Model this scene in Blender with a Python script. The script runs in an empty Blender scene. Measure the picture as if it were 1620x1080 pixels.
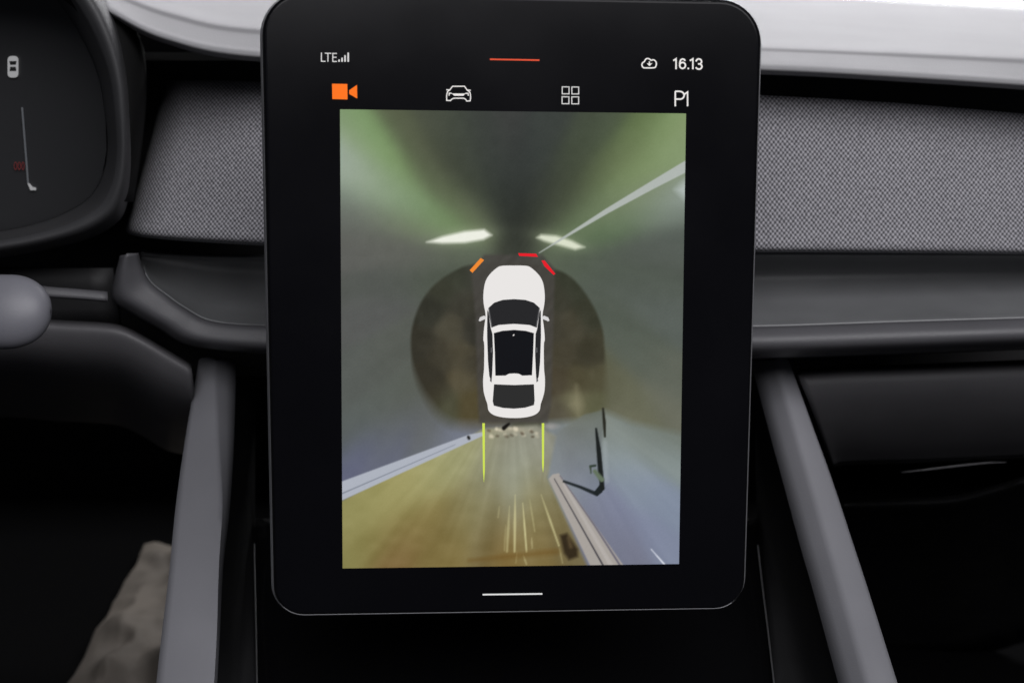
import bpy, bmesh, math, random
import numpy as np
from mathutils import Vector, Matrix
random.seed(7); np.random.seed(7)
S = bpy.context.scene
COL = S.collection

# ------------------------------------------------------------------ camera
LENS = 45.0
PITCH = math.radians(17)
CAM = Vector((0, -0.5, 1.1))
FPX = 1620 * LENS / 36
cd = bpy.data.cameras.new('camera'); cam = bpy.data.objects.new('camera', cd); COL.objects.link(cam)
cam.location = CAM; cam.rotation_euler = (math.pi / 2 - PITCH, 0, 0)
cd.lens = LENS; cd.sensor_width = 36; cd.clip_start = 0.01; cd.clip_end = 50
cd.dof.use_dof = True; cd.dof.focus_distance = 0.545; cd.dof.aperture_fstop = 11
S.camera = cam
# ------------------------------------------------------------------ light
w = bpy.data.worlds.new('World'); S.world = w; w.use_nodes = True
w.node_tree.nodes['Background'].inputs[0].default_value = (0.80, 0.85, 1.0, 1)
w.node_tree.nodes['Background'].inputs[1].default_value = 0.045
def area(name, loc, target, sx, sy, power, col=(1, 1, 1)):
    l = bpy.data.lights.new(name, 'AREA'); l.shape = 'RECTANGLE'; l.size = sx; l.size_y = sy
    l.energy = power; l.color = col
    o = bpy.data.objects.new(name, l); COL.objects.link(o); o.location = loc
    o.rotation_euler = (Vector(target) - Vector(loc)).to_track_quat('-Z', 'Y').to_euler()
    return o
area('roof_light', (0.15, -0.35, 1.95), (0.1, 0.0, 1.0), 1.1, 0.8, 2.0, (0.97, 0.97, 1.0))
area('rear_light', (0.45, -1.10, 2.12), (0.10, 0.1, 0.95), 1.9, 0.9, 29, (0.98, 0.97, 1.0))
area('windscreen_light', (0.1, 1.25, 1.75), (0.0, 0.15, 1.05), 1.5, 0.7, 7.4, (0.99, 0.96, 1.0))
area('wall_fill_light', (0.6, 1.35, 2.3), (0.6, 2.0, 1.1), 2.0, 0.4, 70, (1, 1, 1))  # added lamp, only whitens the wall seen through the windscreen
S.view_settings.view_transform = 'Standard'; S.view_settings.look = 'None'
S.view_settings.exposure = 0; S.view_settings.gamma = 1
S.view_settings.use_curve_mapping = False

# ------------------------------------------------------------------ helpers
RIGHT = Vector((1, 0, 0)); FWD = Vector((0, math.cos(PITCH), -math.sin(PITCH))); UP = Vector((0, math.sin(PITCH), math.cos(PITCH)))
def ray(px, py): return FWD + RIGHT * ((px - 810) / FPX) + UP * ((540 - py) / FPX)
def W(px, py, y):
    """sight line through a measured point of the photograph, met at the real forward distance y"""
    d = ray(px, py); return CAM + d * ((y - CAM.y) / d.y)
def lin(c):
    return tuple(((v / 255) / 12.92 if v / 255 <= 0.04045 else ((v / 255 + 0.055) / 1.055) ** 2.4) for v in c)
def tag(o, label=None, cat=None, group=None, kind=None):
    if label: o['label'] = label
    if cat: o['category'] = cat
    if group: o['group'] = group
    if kind: o['kind'] = kind
    return o
def empty(name, loc, rot=None):
    o = bpy.data.objects.new(name, None); COL.objects.link(o); o.location = loc
    o.empty_display_size = 0.02
    if rot: o.rotation_euler = rot
    return o
bpy.context.view_layer.update()
def link(name, me, mat, parent=None, smooth=True):
    """world-space mesh; the parent's offset is taken out"""
    o = bpy.data.objects.new(name, me); COL.objects.link(o)
    if mat: me.materials.append(mat)
    if smooth:
        me.polygons.foreach_set('use_smooth', [True] * len(me.polygons))
    if parent:
        o.parent = parent
        a = parent; m = Matrix()
        while a: m = a.matrix_basis @ m; a = a.parent
        if parent.get('_local'): pass
        else: me.transform(m.inverted())
    return o
def mesh(name, verts, faces, mat, parent=None, smooth=True):
    me = bpy.data.meshes.new(name); me.from_pydata([tuple(v) for v in verts], [], faces); me.update()
    return link(name, me, mat, parent, smooth)
def crom(pts, n, closed=False):
    """Catmull-Rom through pts (sequence of Vectors), n samples per span"""
    P = [Vector(p) for p in pts]; out = []; m = len(P)
    spans = m if closed else m - 1
    for i in range(spans):
        if closed: a, b, c, d = P[(i - 1) % m], P[i], P[(i + 1) % m], P[(i + 2) % m]
        else:
            b, c = P[i], P[i + 1]
            a = P[i - 1] if i > 0 else b * 2 - c
            d = P[i + 2] if i + 2 < m else c * 2 - b
        for k in range(n):
            t = k / n
            out.append(0.5 * ((2 * b) + (c - a) * t + (2 * a - 5 * b + 4 * c - d) * t * t + (3 * b - a - 3 * c + d) * t ** 3))
    if not closed: out.append(P[-1].copy())
    return out
def grid_mesh(name, rows, mat, parent, thick=0.004, uvscale=True, face=True):
    nr, nc = len(rows), len(rows[0])
    V = [p for r in rows for p in r]
    F = [(i * nc + j, i * nc + j + 1, (i + 1) * nc + j + 1, (i + 1) * nc + j) for i in range(nr - 1) for j in range(nc - 1)]
    me = bpy.data.meshes.new(name); me.from_pydata([tuple(v) for v in V], [], F); me.update()
    # face the cabin
    s = sum((CAM - Vector(p.center)).normalized().dot(p.normal) * p.area for p in me.polygons)
    if s < 0: me.flip_normals()
    # metric uv
    uv = me.uv_layers.new(name='metric')
    U = np.zeros((nr, nc)); Vv = np.zeros((nr, nc))
    R = np.array([[tuple(p) for p in r] for r in rows])
    du = np.linalg.norm(np.diff(R, axis=1), axis=2); dv = np.linalg.norm(np.diff(R, axis=0), axis=2)
    Vv[1:] = np.cumsum(dv, axis=0).mean(axis=1)[:, None]
    U = R[:, :, 0] * 1.0
    for p in me.polygons:
        for li in p.loop_indices:
            vi = me.loops[li].vertex_index
            uv.data[li].uv = (U[vi // nc, vi % nc], Vv[vi // nc, vi % nc])
    o = link(name, me, mat, parent)
    if thick:
        m = o.modifiers.new('thickness', 'SOLIDIFY'); m.thickness = thick; m.offset = -1
    return o
def loft(name, rows, mat, parent, nu=6, nv=4, thick=0.004):
    """rows: lists of (px, py, y); smooth in both directions"""
    R = [crom([p if isinstance(p, Vector) else W(*p) for p in r], nu) for r in rows]
    cols = [crom([r[j] for r in R], nv) for j in range(len(R[0]))]
    G = [[cols[j][i] for j in range(len(cols))] for i in range(len(cols[0]))]
    return grid_mesh(name, G, mat, parent, thick)
def ring_loft(name, sections, mat, parent, n=4, caps=True, sm=True, sharp=0):
    """closed sections swept along their order"""
    m = len(sections[0])
    cols = [crom([s[j] for s in sections], n) for j in range(m)]
    K = len(cols[0]); V = []; F = []
    for i in range(K):
        for j in range(m): V.append(cols[j][i])
    for i in range(K - 1):
        for j in range(m):
            a = i * m + j; b = i * m + (j + 1) % m
            F.append((a, b, b + m, a + m))
    if caps: F.append(tuple(range(m - 1, -1, -1))); F.append(tuple((K - 1) * m + j for j in range(m)))
    me = bpy.data.meshes.new(name); me.from_pydata([tuple(v) for v in V], [], F); me.update()
    bm = bmesh.new(); bm.from_mesh(me); bmesh.ops.recalc_face_normals(bm, faces=bm.faces); bm.to_mesh(me); bm.free()
    o = link(name, me, mat, parent, sm)
    if sharp: me.set_sharp_from_angle(angle=math.radians(sharp))
    return o
def box(name, c, s, mat, parent=None, bev=0.0):
    bm = bmesh.new(); bmesh.ops.create_cube(bm, size=1)
    for v in bm.verts: v.co = Vector((v.co.x * s[0] + c[0], v.co.y * s[1] + c[1], v.co.z * s[2] + c[2]))
    if bev: bmesh.ops.bevel(bm, geom=bm.edges[:], offset=bev, segments=3, affect='EDGES', profile=0.5)
    me = bpy.data.meshes.new(name); bm.to_mesh(me); bm.free()
    return link(name, me, mat, parent, False)

# ------------------------------------------------------------------ materials
def mat(name, col, rough=0.5, var=0.0, vscale=60, bump=0.0, bscale=900, metal=0.0, coat=0.0, spec=0.5, dust=0.0):
    m = bpy.data.materials.new(name); m.use_nodes = True; nt = m.node_tree; N = nt.nodes; L = nt.links
    b = N['Principled BSDF']; b.inputs['Base Color'].default_value = (*col, 1)
    b.inputs['Roughness'].default_value = rough; b.inputs['Metallic'].default_value = metal
    b.inputs['Coat Weight'].default_value = coat; b.inputs['Coat Roughness'].default_value = 0.08
    b.inputs['Specular IOR Level'].default_value = spec
    tc = N.new('ShaderNodeTexCoord')
    if var:
        n = N.new('ShaderNodeTexNoise'); n.inputs['Scale'].default_value = vscale; n.inputs['Detail'].default_value = 5
        L.new(tc.outputs['Object'], n.inputs['Vector'])
        mx = N.new('ShaderNodeMix'); mx.data_type = 'RGBA'
        mx.inputs['A'].default_value = tuple(c * (1 - var) for c in col) + (1,)
        mx.inputs['B'].default_value = tuple(min(1, c * (1 + var)) for c in col) + (1,)
        L.new(n.outputs['Fac'], mx.inputs['Factor']); last = mx.outputs['Result']
        if dust:
            v = N.new('ShaderNodeTexNoise'); v.inputs['Scale'].default_value = 700; v.inputs['Detail'].default_value = 1
            L.new(tc.outputs['Object'], v.inputs['Vector'])
            r = N.new('ShaderNodeValToRGB'); r.color_ramp.elements[0].position = 0.70; r.color_ramp.elements[1].position = 0.78
            L.new(v.outputs['Fac'], r.inputs['Fac'])
            mu = N.new('ShaderNodeMath'); mu.operation = 'MULTIPLY'; mu.inputs[1].default_value = dust
            L.new(r.outputs['Color'], mu.inputs[0])
            m2 = N.new('ShaderNodeMix'); m2.data_type = 'RGBA'; m2.inputs['B'].default_value = (0.45, 0.44, 0.42, 1)
            L.new(mu.outputs[0], m2.inputs['Factor']); L.new(last, m2.inputs['A']); last = m2.outputs['Result']
        L.new(last, b.inputs['Base Color'])
        mr = N.new('ShaderNodeMapRange'); mr.inputs['To Min'].default_value = max(0, rough - 0.08); mr.inputs['To Max'].default_value = min(1, rough + 0.08)
        L.new(n.outputs['Fac'], mr.inputs['Value']); L.new(mr.outputs['Result'], b.inputs['Roughness'])
    if bump:
        n2 = N.new('ShaderNodeTexNoise'); n2.inputs['Scale'].default_value = bscale; n2.inputs['Detail'].default_value = 3
        L.new(tc.outputs['Object'], n2.inputs['Vector'])
        bp = N.new('ShaderNodeBump'); bp.inputs['Strength'].default_value = bump; bp.inputs['Distance'].default_value = 0.0005
        L.new(n2.outputs['Fac'], bp.inputs['Height']); L.new(bp.outputs['Normal'], b.inputs['Normal'])
    return m
def emit(name, srgb, strength=1.0):
    m = bpy.data.materials.new(name); m.use_nodes = True
    b = m.node_tree.nodes['Principled BSDF']
    b.inputs['Base Color'].default_value = (0.004, 0.004, 0.004, 1); b.inputs['Roughness'].default_value = 0.2
    b.inputs['Specular IOR Level'].default_value = 0.2
    b.inputs['Emission Color'].default_value = (*lin(srgb), 1); b.inputs['Emission Strength'].default_value = strength
    return m
M_TOP = mat('dash_top_vinyl', (0.205, 0.203, 0.210), 0.62, 0.06, 25, 0.25, 1400, dust=0.05)
M_CHAR = mat('charcoal_plastic', (0.072, 0.071, 0.077), 0.5, 0.12, 40, 0.25, 1600, dust=0.03)
M_SHELF = mat('shelf_plastic', (0.135, 0.138, 0.142), 0.45, 0.22, 30, 0.2, 1200, dust=0.04)
M_RAIL = mat('rail_plastic', (0.185, 0.185, 0.20), 0.5, 0.10, 22, 0.15, 1300, dust=0.04)
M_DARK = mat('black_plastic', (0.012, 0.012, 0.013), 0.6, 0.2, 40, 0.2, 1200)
M_COVER = mat('dark_grey_plastic', (0.076, 0.074, 0.079), 0.55, 0.15, 35, 0.2, 1300, dust=0.02)
M_PIANO = mat('piano_black', (0.003, 0.003, 0.0035), 0.22, coat=0.0, spec=0.3)
M_BLACK = mat('carpet_and_recess_shade', (0.0022, 0.0022, 0.0024), 0.95, 0.3, 200, 0.4, 800, spec=0.02)
M_CHROME = mat('satin_metal', (0.62, 0.62, 0.63), 0.45, metal=1.0)
M_HOUS = mat('tablet_shell', (0.010, 0.010, 0.011), 0.10, spec=0.5)
M_GLASS = mat('tablet_glass', (0.0030, 0.0030, 0.0040), 0.20, 0.25, 16, spec=0.14)
M_KNOB = mat('soft_grey_plastic', (0.14, 0.14, 0.158), 0.45, 0.05, 50, 0.1, 1500)
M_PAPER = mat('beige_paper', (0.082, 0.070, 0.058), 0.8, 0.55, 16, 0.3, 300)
M_WALL = mat('white_wall', (0.85, 0.85, 0.85), 0.8, 0.02, 3)
M_CGLASS = mat('cluster_glass', (0.027, 0.0275, 0.029), 0.3, spec=0.4)

def fabric():
    m = bpy.data.materials.new('woven_fabric'); m.use_nodes = True; nt = m.node_tree; N = nt.nodes; L = nt.links
    b = N['Principled BSDF']; b.inputs['Roughness'].default_value = 0.75; b.inputs['Specular IOR Level'].default_value = 0.3
    b.inputs['Sheen Weight'].default_value = 0.15
    uv = N.new('ShaderNodeUVMap'); uv.uv_map = 'metric'
    nz = N.new('ShaderNodeTexNoise'); nz.inputs['Scale'].default_value = 220; nz.inputs['Detail'].default_value = 2
    L.new(uv.outputs['UV'], nz.inputs['Vector'])
    nm = N.new('ShaderNodeVectorMath'); nm.operation = 'MULTIPLY_ADD'; nm.inputs[1].default_value = (0.0011, 0.0011, 0)
    L.new(nz.outputs['Color'], nm.inputs[0]); L.new(uv.outputs['UV'], nm.inputs[2])
    sp = N.new('ShaderNodeSeparateXYZ'); L.new(nm.outputs[0], sp.inputs[0])
    P = 0.00222; Q = 0.00272      # stitch pitch across, two rows down
    def math_(op, a, bb=None, cc=None):
        n = N.new('ShaderNodeMath'); n.operation = op
        for i, x in enumerate((a, bb, cc)):
            if x is None: continue
            if isinstance(x, (int, float)): n.inputs[i].default_value = x
            else: L.new(x, n.inputs[i])
        return n.outputs[0]
    u = math_('MULTIPLY', sp.outputs[0], 2 * math.pi / P); v = math_('MULTIPLY', sp.outputs[1], 2 * math.pi / Q)
    v = math_('MULTIPLY_ADD', u, 0.06, v)
    # chevron: bend the rows so that each stitch is a small V
    bend = math_('MULTIPLY', math_('COSINE', math_('MULTIPLY', u, 2.0)), 0.75)
    v2 = math_('ADD', v, bend)
    h = math_('MULTIPLY', math_('COSINE', u), math_('COSINE', v2))          # staggered lattice
    h01 = math_('MULTIPLY_ADD', h, 0.5, 0.5)
    n3 = N.new('ShaderNodeTexNoise'); n3.inputs['Scale'].default_value = 500; L.new(uv.outputs['UV'], n3.inputs['Vector'])
    hv = math_('ADD', h01, math_('MULTIPLY_ADD', n3.outputs['Fac'], 0.5, -0.25))
    r = N.new('ShaderNodeValToRGB'); e = r.color_ramp.elements
    e[0].position = 0.12; e[0].color = (0.040, 0.040, 0.044, 1); e[1].position = 0.95; e[1].color = (0.44, 0.43, 0.46, 1)
    k = r.color_ramp.elements.new(0.42); k.color = (0.155, 0.152, 0.166, 1)
    L.new(hv, r.inputs['Fac'])
    n4 = N.new('ShaderNodeTexNoise'); n4.inputs['Scale'].default_value = 18; n4.inputs['Detail'].default_value = 3; L.new(uv.outputs['UV'], n4.inputs['Vector'])
    mr = N.new('ShaderNodeMapRange'); mr.inputs['To Min'].default_value = 0.85; mr.inputs['To Max'].default_value = 1.15; L.new(n4.outputs['Fac'], mr.inputs['Value'])
    mx = N.new('ShaderNodeMix'); mx.data_type = 'RGBA'; mx.blend_type = 'MULTIPLY'; mx.inputs['Factor'].default_value = 1
    L.new(r.outputs['Color'], mx.inputs['A'])
    cb = N.new('ShaderNodeCombineColor'); 
    for i in range(3): L.new(mr.outputs['Result'], cb.inputs[i])
    L.new(cb.outputs[0], mx.inputs['B']); L.new(mx.outputs['Result'], b.inputs['Base Color'])
    bp = N.new('ShaderNodeBump'); bp.inputs['Strength'].default_value = 0.7; bp.inputs['Distance'].default_value = 0.0006
    L.new(hv, bp.inputs['Height']); L.new(bp.outputs['Normal'], b.inputs['Normal'])
    return m
M_FAB = fabric()
def windscreen_mat():
    m = bpy.data.materials.new('windscreen_glass'); m.use_nodes = True; nt = m.node_tree; N = nt.nodes; L = nt.links
    N.remove(N['Principled BSDF']); out = N['Material Output']
    t = N.new('ShaderNodeBsdfTransparent'); t.inputs[0].default_value = (0.96, 0.96, 0.97, 1)
    g = N.new('ShaderNodeBsdfGlossy'); g.inputs['Roughness'].default_value = 0.02
    mx = N.new('ShaderNodeMixShader'); mx.inputs[0].default_value = 0.05
    L.new(t.outputs[0], mx.inputs[1]); L.new(g.outputs[0], mx.inputs[2]); L.new(mx.outputs[0], out.inputs['Surface'])
    return m

# ------------------------------------------------------------------ setting
flo = box('footwell_floor', (0, 0.15, 0.54), (2.0, 1.5, 0.04), M_BLACK); tag(flo, kind='structure')
fw = box('footwell_wall', (0, 0.86, 0.79), (2.0, 0.04, 0.458), M_BLACK); tag(fw, kind='structure')
gw = box('garage_wall', (0, 2.2, 1.6), (6, 0.05, 3.0), M_WALL); tag(gw, kind='structure')
ws = mesh('windscreen', [W(-300, -48, .64), W(810, -32, .64), W(1900, 33, .64), W(1900, 33, .64) + Vector((0, -.55, .42)), W(810, -32, .64) + Vector((0, -.5, .45)), W(-300, -48, .64) + Vector((0, -.55, .42))],
          [(0, 1, 4, 5), (1, 2, 3, 4)], windscreen_mat())
mm = ws.modifiers.new('thickness', 'SOLIDIFY'); mm.thickness = 0.004
tag(ws, 'clear windscreen glass rising from the far edge of the pale dash top', 'windscreen')

# ------------------------------------------------------------------ dashboard
dash = tag(empty('dashboard', (0, 0.2, 0.95)), 'dark grey dashboard with pale top and woven fabric panels behind the tablet', 'dashboard')
def add(row, dy, y): return [(p[0], p[1] + dy, y) for p in row]
R0 = [(60, -45, .64), (230, -42, .64), (420, -38, .64), (810, -30, .64), (1210, -10, .64), (1420, 4, .64), (1620, 16, .64), (1800, 28, .64)]
R1 = [(150, -25, .143), (275, 18, .143), (420, 43, .143), (810, 55, .143), (1210, 72, .143), (1420, 80, .143), (1620, 89, .143), (1800, 97, .143)]
R2 = [(163, 0, .118), (262, 48, .118), (420, 77, .118), (810, 85, .118), (1210, 97, .118), (1420, 108, .118), (1620, 121, .118), (1800, 133, .118)]
def mid3(a, b, t): return [W(*p).lerp(W(*q), t) for p, q in zip(a, b)]
loft('dash_top', [R0, mid3(R0, R1, .45), mid3(R0, R1, .75), mid3(R0, R1, .9), R1, mid3(R1, R2, .4), mid3(R1, R2, .75), R2, add(R2, 6, .1135), add(R2, 12, .1118), add(R2, 17, .1135), add(R2, 20, .121), add(R2, 21.5, .15), add(R2, 22, .20)], M_TOP, dash, 8, 5, 0.003)
box('dash_core', (0, 0.245, 0.951), (1.5, 0.06, 0.182), mat('recess_plastic', (.030, .029, .030), .7, .2, 30), dash)
# fabric panels
def fab(cols, nv=8):
    """cols of (px_top,py_top,y_top, px_bot,py_bot,y_bot)"""
    fr = [0, .03, .12, .3, .5, .7, .85, .945, .985, 1.0]
    yy = [1.0, .93, .80, .60, .40, .22, .09, .0, .02, .16]
    rows = []
    for f_, k in zip(fr, yy):
        rows.append([(a + (d - a) * f_, b + (e - b) * f_, y1 + (y0 - y1) * k) for a, b, y0, d, e, y1 in cols])
    return rows
loft('fabric_panel', fab([(1080, 146, .140, 1080, 400, .110), (1210, 151, .140, 1205, 399, .110), (1420, 163, .142, 1420, 400, .111), (1620, 180, .145, 1620, 402, .113), (1800, 196, .150, 1800, 404, .115)]), M_FAB, dash, 12, 5, 0.003)
loft('fabric_panel', fab([(262, 130, .235, 199, 364, .160), (268, 128, .205, 207, 371, .140), (300, 127, .182, 240, 377, .128), (360, 128, .168, 320, 383, .117), (430, 131, .158, 425, 389, .111), (540, 136, .152, 540, 394, .110)]), M_FAB, dash, 8, 5, 0.003)
# open shelf, passenger side
def hrow(p, y): return [(px, py, y) for px, py in p]
def rr(a, b, c, y, px=(1060, 1210, 1420, 1620, 1800)):
    """py at 1210, 1420, 1620"""
    return [(px[0], a, y), (px[1], a, y), (px[2], b, y), (px[3], c, y), (px[4], c + (c - b), y)]
loft('shelf', [rr(403, 404, 405, .136), rr(418, 417, 416, .143), rr(438, 435, 432, .144), rr(458, 453, 449, .139), rr(477, 471, 466, .130), rr(492, 486, 480, .119), rr(504, 498, 492, .108), rr(510, 503, 497, .1025), rr(514.3, 507.3, 501.3, .0985)], M_SHELF, dash, 8, 5, 0.003)
loft('shelf_lip', [rr(516.0, 509.0, 503.0, .0990), rr(517.2, 510.2, 504.2, .0925), rr(521, 514, 508, .0890), rr(533, 526, 519, .0845), rr(545, 538, 530, .0830), rr(554, 547, 539, .0845), rr(561, 554, 546, .0895), rr(565, 558, 550, .098), rr(567, 560, 552, .13), rr(568, 561, 553, .19)], M_CHAR, dash, 8, 5, 0.002)
# open shelf, driver side: cavity and its raised frame
cav_t = [(222, 402), (236, 404), (262, 405), (300, 406), (350, 407), (420, 408), (540, 410)]
cav_b = [(231, 432), (243, 449), (268, 468), (295, 487), (336, 507), (418, 515), (540, 516)]
rows = []
for f_, y in ((0, .165), (.1, .166), (.3, .163), (.55, .152), (.75, .136), (.9, .118), (1.0, .104)):
    rows.append([(a[0] + (b[0] - a[0]) * f_, a[1] + (b[1] - a[1]) * f_, y) for a, b in zip(cav_t, cav_b)])
loft('shelf', rows, M_SHELF, dash, 5, 5, 0.003)
fi = [(219, 400), (226, 422), (240, 446), (266, 467), (293, 486), (336, 507), (418, 514), (540, 515)]
fo = [(190, 404), (181, 440), (179, 474), (206, 494), (250, 519), (300, 546), (418, 559), (540, 561)]
rows = []
for f_, y in ((0.0, .118), (.02, .104), (.10, .099), (.35, .096), (.7, .094), (.9, .097), (.98, .104), (1.0, .13), (1.01, .18)):
    rows.append([(a[0] + (b[0] - a[0]) * f_, a[1] + (b[1] - a[1]) * f_, y) for a, b in zip(fi, fo)])
loft('shelf_lip', rows, M_CHAR, dash, 6, 4, 0.002)
# lower cover under the shelf, driver side
ct = [(-120, 496), (20, 500), (90, 506), (150, 509), (191, 514), (228, 531), (265, 553), (303, 576)]
rows = []
for dy, y in ((0, .122), (2, .111), (8, .1045), (25, .1030), (50, .1055), (75, .114), (100, .132), (125, .165), (160, .23)):
    rows.append([(px, py + dy * (1 if px < 300 else .9), y) for px, py in ct])
loft('knee_cover', rows, M_COVER, dash, 5, 4, 0.003)

# ------------------------------------------------------------------ glovebox
gb = tag(empty('glovebox', (0.3, 0.17, 0.85)), 'dark glovebox lid with a recessed pull handle under the passenger shelf', 'glovebox')
gt = [(1262, 590), (1340, 585), (1440, 582), (1540, 578), (1640, 574), (1800, 568)]
rows = []
for dy, y in ((-6, .155), (0, .130), (10, .122), (40, .121), (80, .131), (120, .149), (150, .170)):
    rows.append([(px + dy * .38 * (1 if px < 1300 else 0), py + dy, y) for px, py in gt])
loft('lid', rows, M_COVER, gb, 6, 4, 0.003)
hl = [(1330, 757), (1430, 748), (1500, 739), (1581, 731), (1640, 738), (1800, 730)]
# lower lid below the pull
lo = [(1335, 792), (1430, 790), (1511, 785), (1585, 766), (1640, 752), (1800, 738)]
rows = []
for dy, y in ((-3, .205), (0, .188), (5, .180), (14, .184), (40, .215), (110, .28), (260, .40)):
    rows.append([(px, py + dy, y + max(0, 1640 - px) * .0002) for px, py in lo])
loft('lower_lid', rows, mat('lid_shade_black', (.006, .006, .0065), .6, .2, 40, spec=.3), gb, 6, 4, 0.003)  # near-black colour stands in for the shadow under the lid
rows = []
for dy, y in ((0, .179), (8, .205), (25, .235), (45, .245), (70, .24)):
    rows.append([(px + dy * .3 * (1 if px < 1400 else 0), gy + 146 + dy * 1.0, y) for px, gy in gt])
loft('handle_recess', rows, M_BLACK, gb, 5, 3, 0.002)  # recess shade is put into the colour by the near-black material
# pull lip: thin satin edge that catches light
def strip(name, pts, wid, mat_, parent, n=6):
    c = crom([W(*p) for p in pts], n); secs = []
    for i, p in enumerate(c):
        t = (c[min(i + 1, len(c) - 1)] - c[max(i - 1, 0)]).normalized()
        a = t.cross(FWD).normalized(); b = t.cross(a).normalized()
        k = 0.35 + 0.65 * math.sin(math.pi * i / (len(c) - 1)) if wid[1] else 1
        secs.append([p + (a * math.cos(q) + b * math.sin(q)) * wid[0] * k for q in [2 * math.pi * j / 8 for j in range(8)]])
    return ring_loft(name, secs, mat_, parent, 1)
strip('handle', [(1425, 747, .172), (1470, 742, .169), (1520, 736, .168), (1560, 732, .168), (1592, 731, .170)], (.0006, 1), M_COVER, gb)

# ------------------------------------------------------------------ instrument cluster
cl = tag(empty('instrument_cluster', (-0.27, 0.13, 0.98)), 'hooded instrument cluster with dark glass and faint white car symbol', 'instrument cluster')
ri = [(60, -60), (115, 0), (150, 60), (172, 122), (181, 190), (183, 245), (175, 290), (155, 325), (114, 350), (61, 367), (0, 379), (-120, 395)]
ro = [(110, -62), (162, -8), (192, 55), (207, 122), (212, 200), (211, 265), (203, 318), (186, 352), (140, 378), (70, 396), (0, 408), (-120, 424)]
rows = []
for f_, y in ((-.75, .150), (-.5, .148), (-.48, .146), (-.25, .125), (0, .103), (.15, .099), (.4, .0975), (.65, .100), (.85, .108), (.97, .122), (1.0, .16), (1.0, .25)):
    rows.append([(a[0] + (b[0] - a[0]) * f_, a[1] + (b[1] - a[1]) * f_, y) for a, b in zip(ri, ro)])
loft('rim', rows[2:], mat('rim_plastic', (.036, .036, .038), .5, .15, 35, .2, 1300), cl, 5, 3, 0.002)
# hood over it
ho = [(-150, -150), (20, -120), (115, -55), (170, 0), (215, 55), (232, 125), (226, 220), (212, 320)]
rows = []
for f_, y in ((0, .112), (.3, .104), (.8, .118), (1.0, .15), (1.05, .24)):
    rows.append([(a[0] + (b[0] - a[0]) * f_, a[1] + (b[1] - a[1]) * f_, y) for a, b in zip([(-150, -40), (0, -30), (100, 0), (150, 60), (176, 122), (190, 200), (190, 265), (182, 318)], ho)])
loft('hood', rows, mat('hood_black', (.005, .005, .005), .8, .2, 40, spec=.15), cl, 5, 3, 0.003)
gpts = [W(px * .965 - 8, py * .965 + 2, .150) for px, py in ri] + [W(-160, 395, .150), W(-160, -60, .150)]
mesh('glass', gpts, [tuple(range(len(gpts)))], M_CGLASS, cl, False)
gob = [o for o in COL.objects if o.name == 'glass'][0]
mm = gob.modifiers.new('thickness', 'SOLIDIFY'); mm.thickness = 0.003; mm.offset = 1 if gob.data.polygons[0].normal.y > 0 else -1
def flat_poly(name, pts, y, mat_, parent):
    return mesh(name, [W(px, py, y) for px, py in pts], [tuple(range(len(pts)))], mat_, parent, False)
M_DIMW = emit('cluster_white', (150, 150, 152)); M_DIML = emit('cluster_line', (78, 80, 84)); M_DIMR = emit('cluster_red', (84, 34, 34))
def roundrect(cx, cy, hw, hh, r, n=5):
    out = []
    for sx, sy, a0 in ((1, -1, -90), (1, 1, 0), (-1, 1, 90), (-1, -1, 180)):
        for k in range(n + 1):
            a = math.radians(a0 + 90 * k / n)
            out.append((cx + sx * (hw - r) + r * math.cos(a), cy + sy * (hh - r) + r * math.sin(a)))
    return out
ic = mesh('car_symbol', [W(px, py, .1485) for px, py in roundrect(20.5, 106, 8.5, 17, 6)], [tuple(range(24))], M_DIMW, cl, False)
M_CBLK = mat('cluster_symbol_black', (0.01, 0.01, 0.01), 0.5)
mesh('window', [W(px, py, .1480) for px, py in [(14.5, 97), (26.5, 97), (25, 103), (16, 103)]], [(0, 1, 2, 3)], M_CBLK, cl, False)
mesh('window', [W(px, py, .1480) for px, py in [(16, 106), (25, 106), (26, 113), (15, 113)]], [(0, 1, 2, 3)], M_CBLK, cl, False)
flat_poly('scale_line', [(33.5, 170), (36.5, 170), (46, 290), (43, 290)], .1485, M_DIML, cl)
flat_poly('scale_line', [(43.5, 290), (46.5, 290), (52, 296), (57, 297), (57, 301), (48, 301)], .1485, M_DIMW, cl)
def text_mesh(s, bold=False):
    c = bpy.data.curves.new('t', 'FONT'); c.body = s; c.size = 1; c.align_x = 'LEFT'; c.resolution_u = 6; c.offset = 0.004 if bold else 0.0; c.space_character = 0.92 if bold else 1.0
    o = bpy.data.objects.new('t', c); COL.objects.link(o)
    dg = bpy.context.evaluated_depsgraph_get(); me = bpy.data.meshes.new_from_object(o.evaluated_get(dg))
    bpy.data.objects.remove(o)
    return me
me = text_mesh('000')
xs = [v.co.x for v in me.vertices]; ys = [v.co.y for v in me.vertices]
for v in me.vertices:
    u = (v.co.x - min(xs)) / (max(xs) - min(xs)) if False else None
x0, x1, y0, y1 = min(xs), max(xs), min(ys), max(ys)
for v in me.vertices:
    v.co = W(22 + 17 * (v.co.x - x0) / (x1 - x0), 269 - 13 * (v.co.y - y0) / (y1 - y0), .1485)
link('digits', me, M_DIMR, cl, False)

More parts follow.
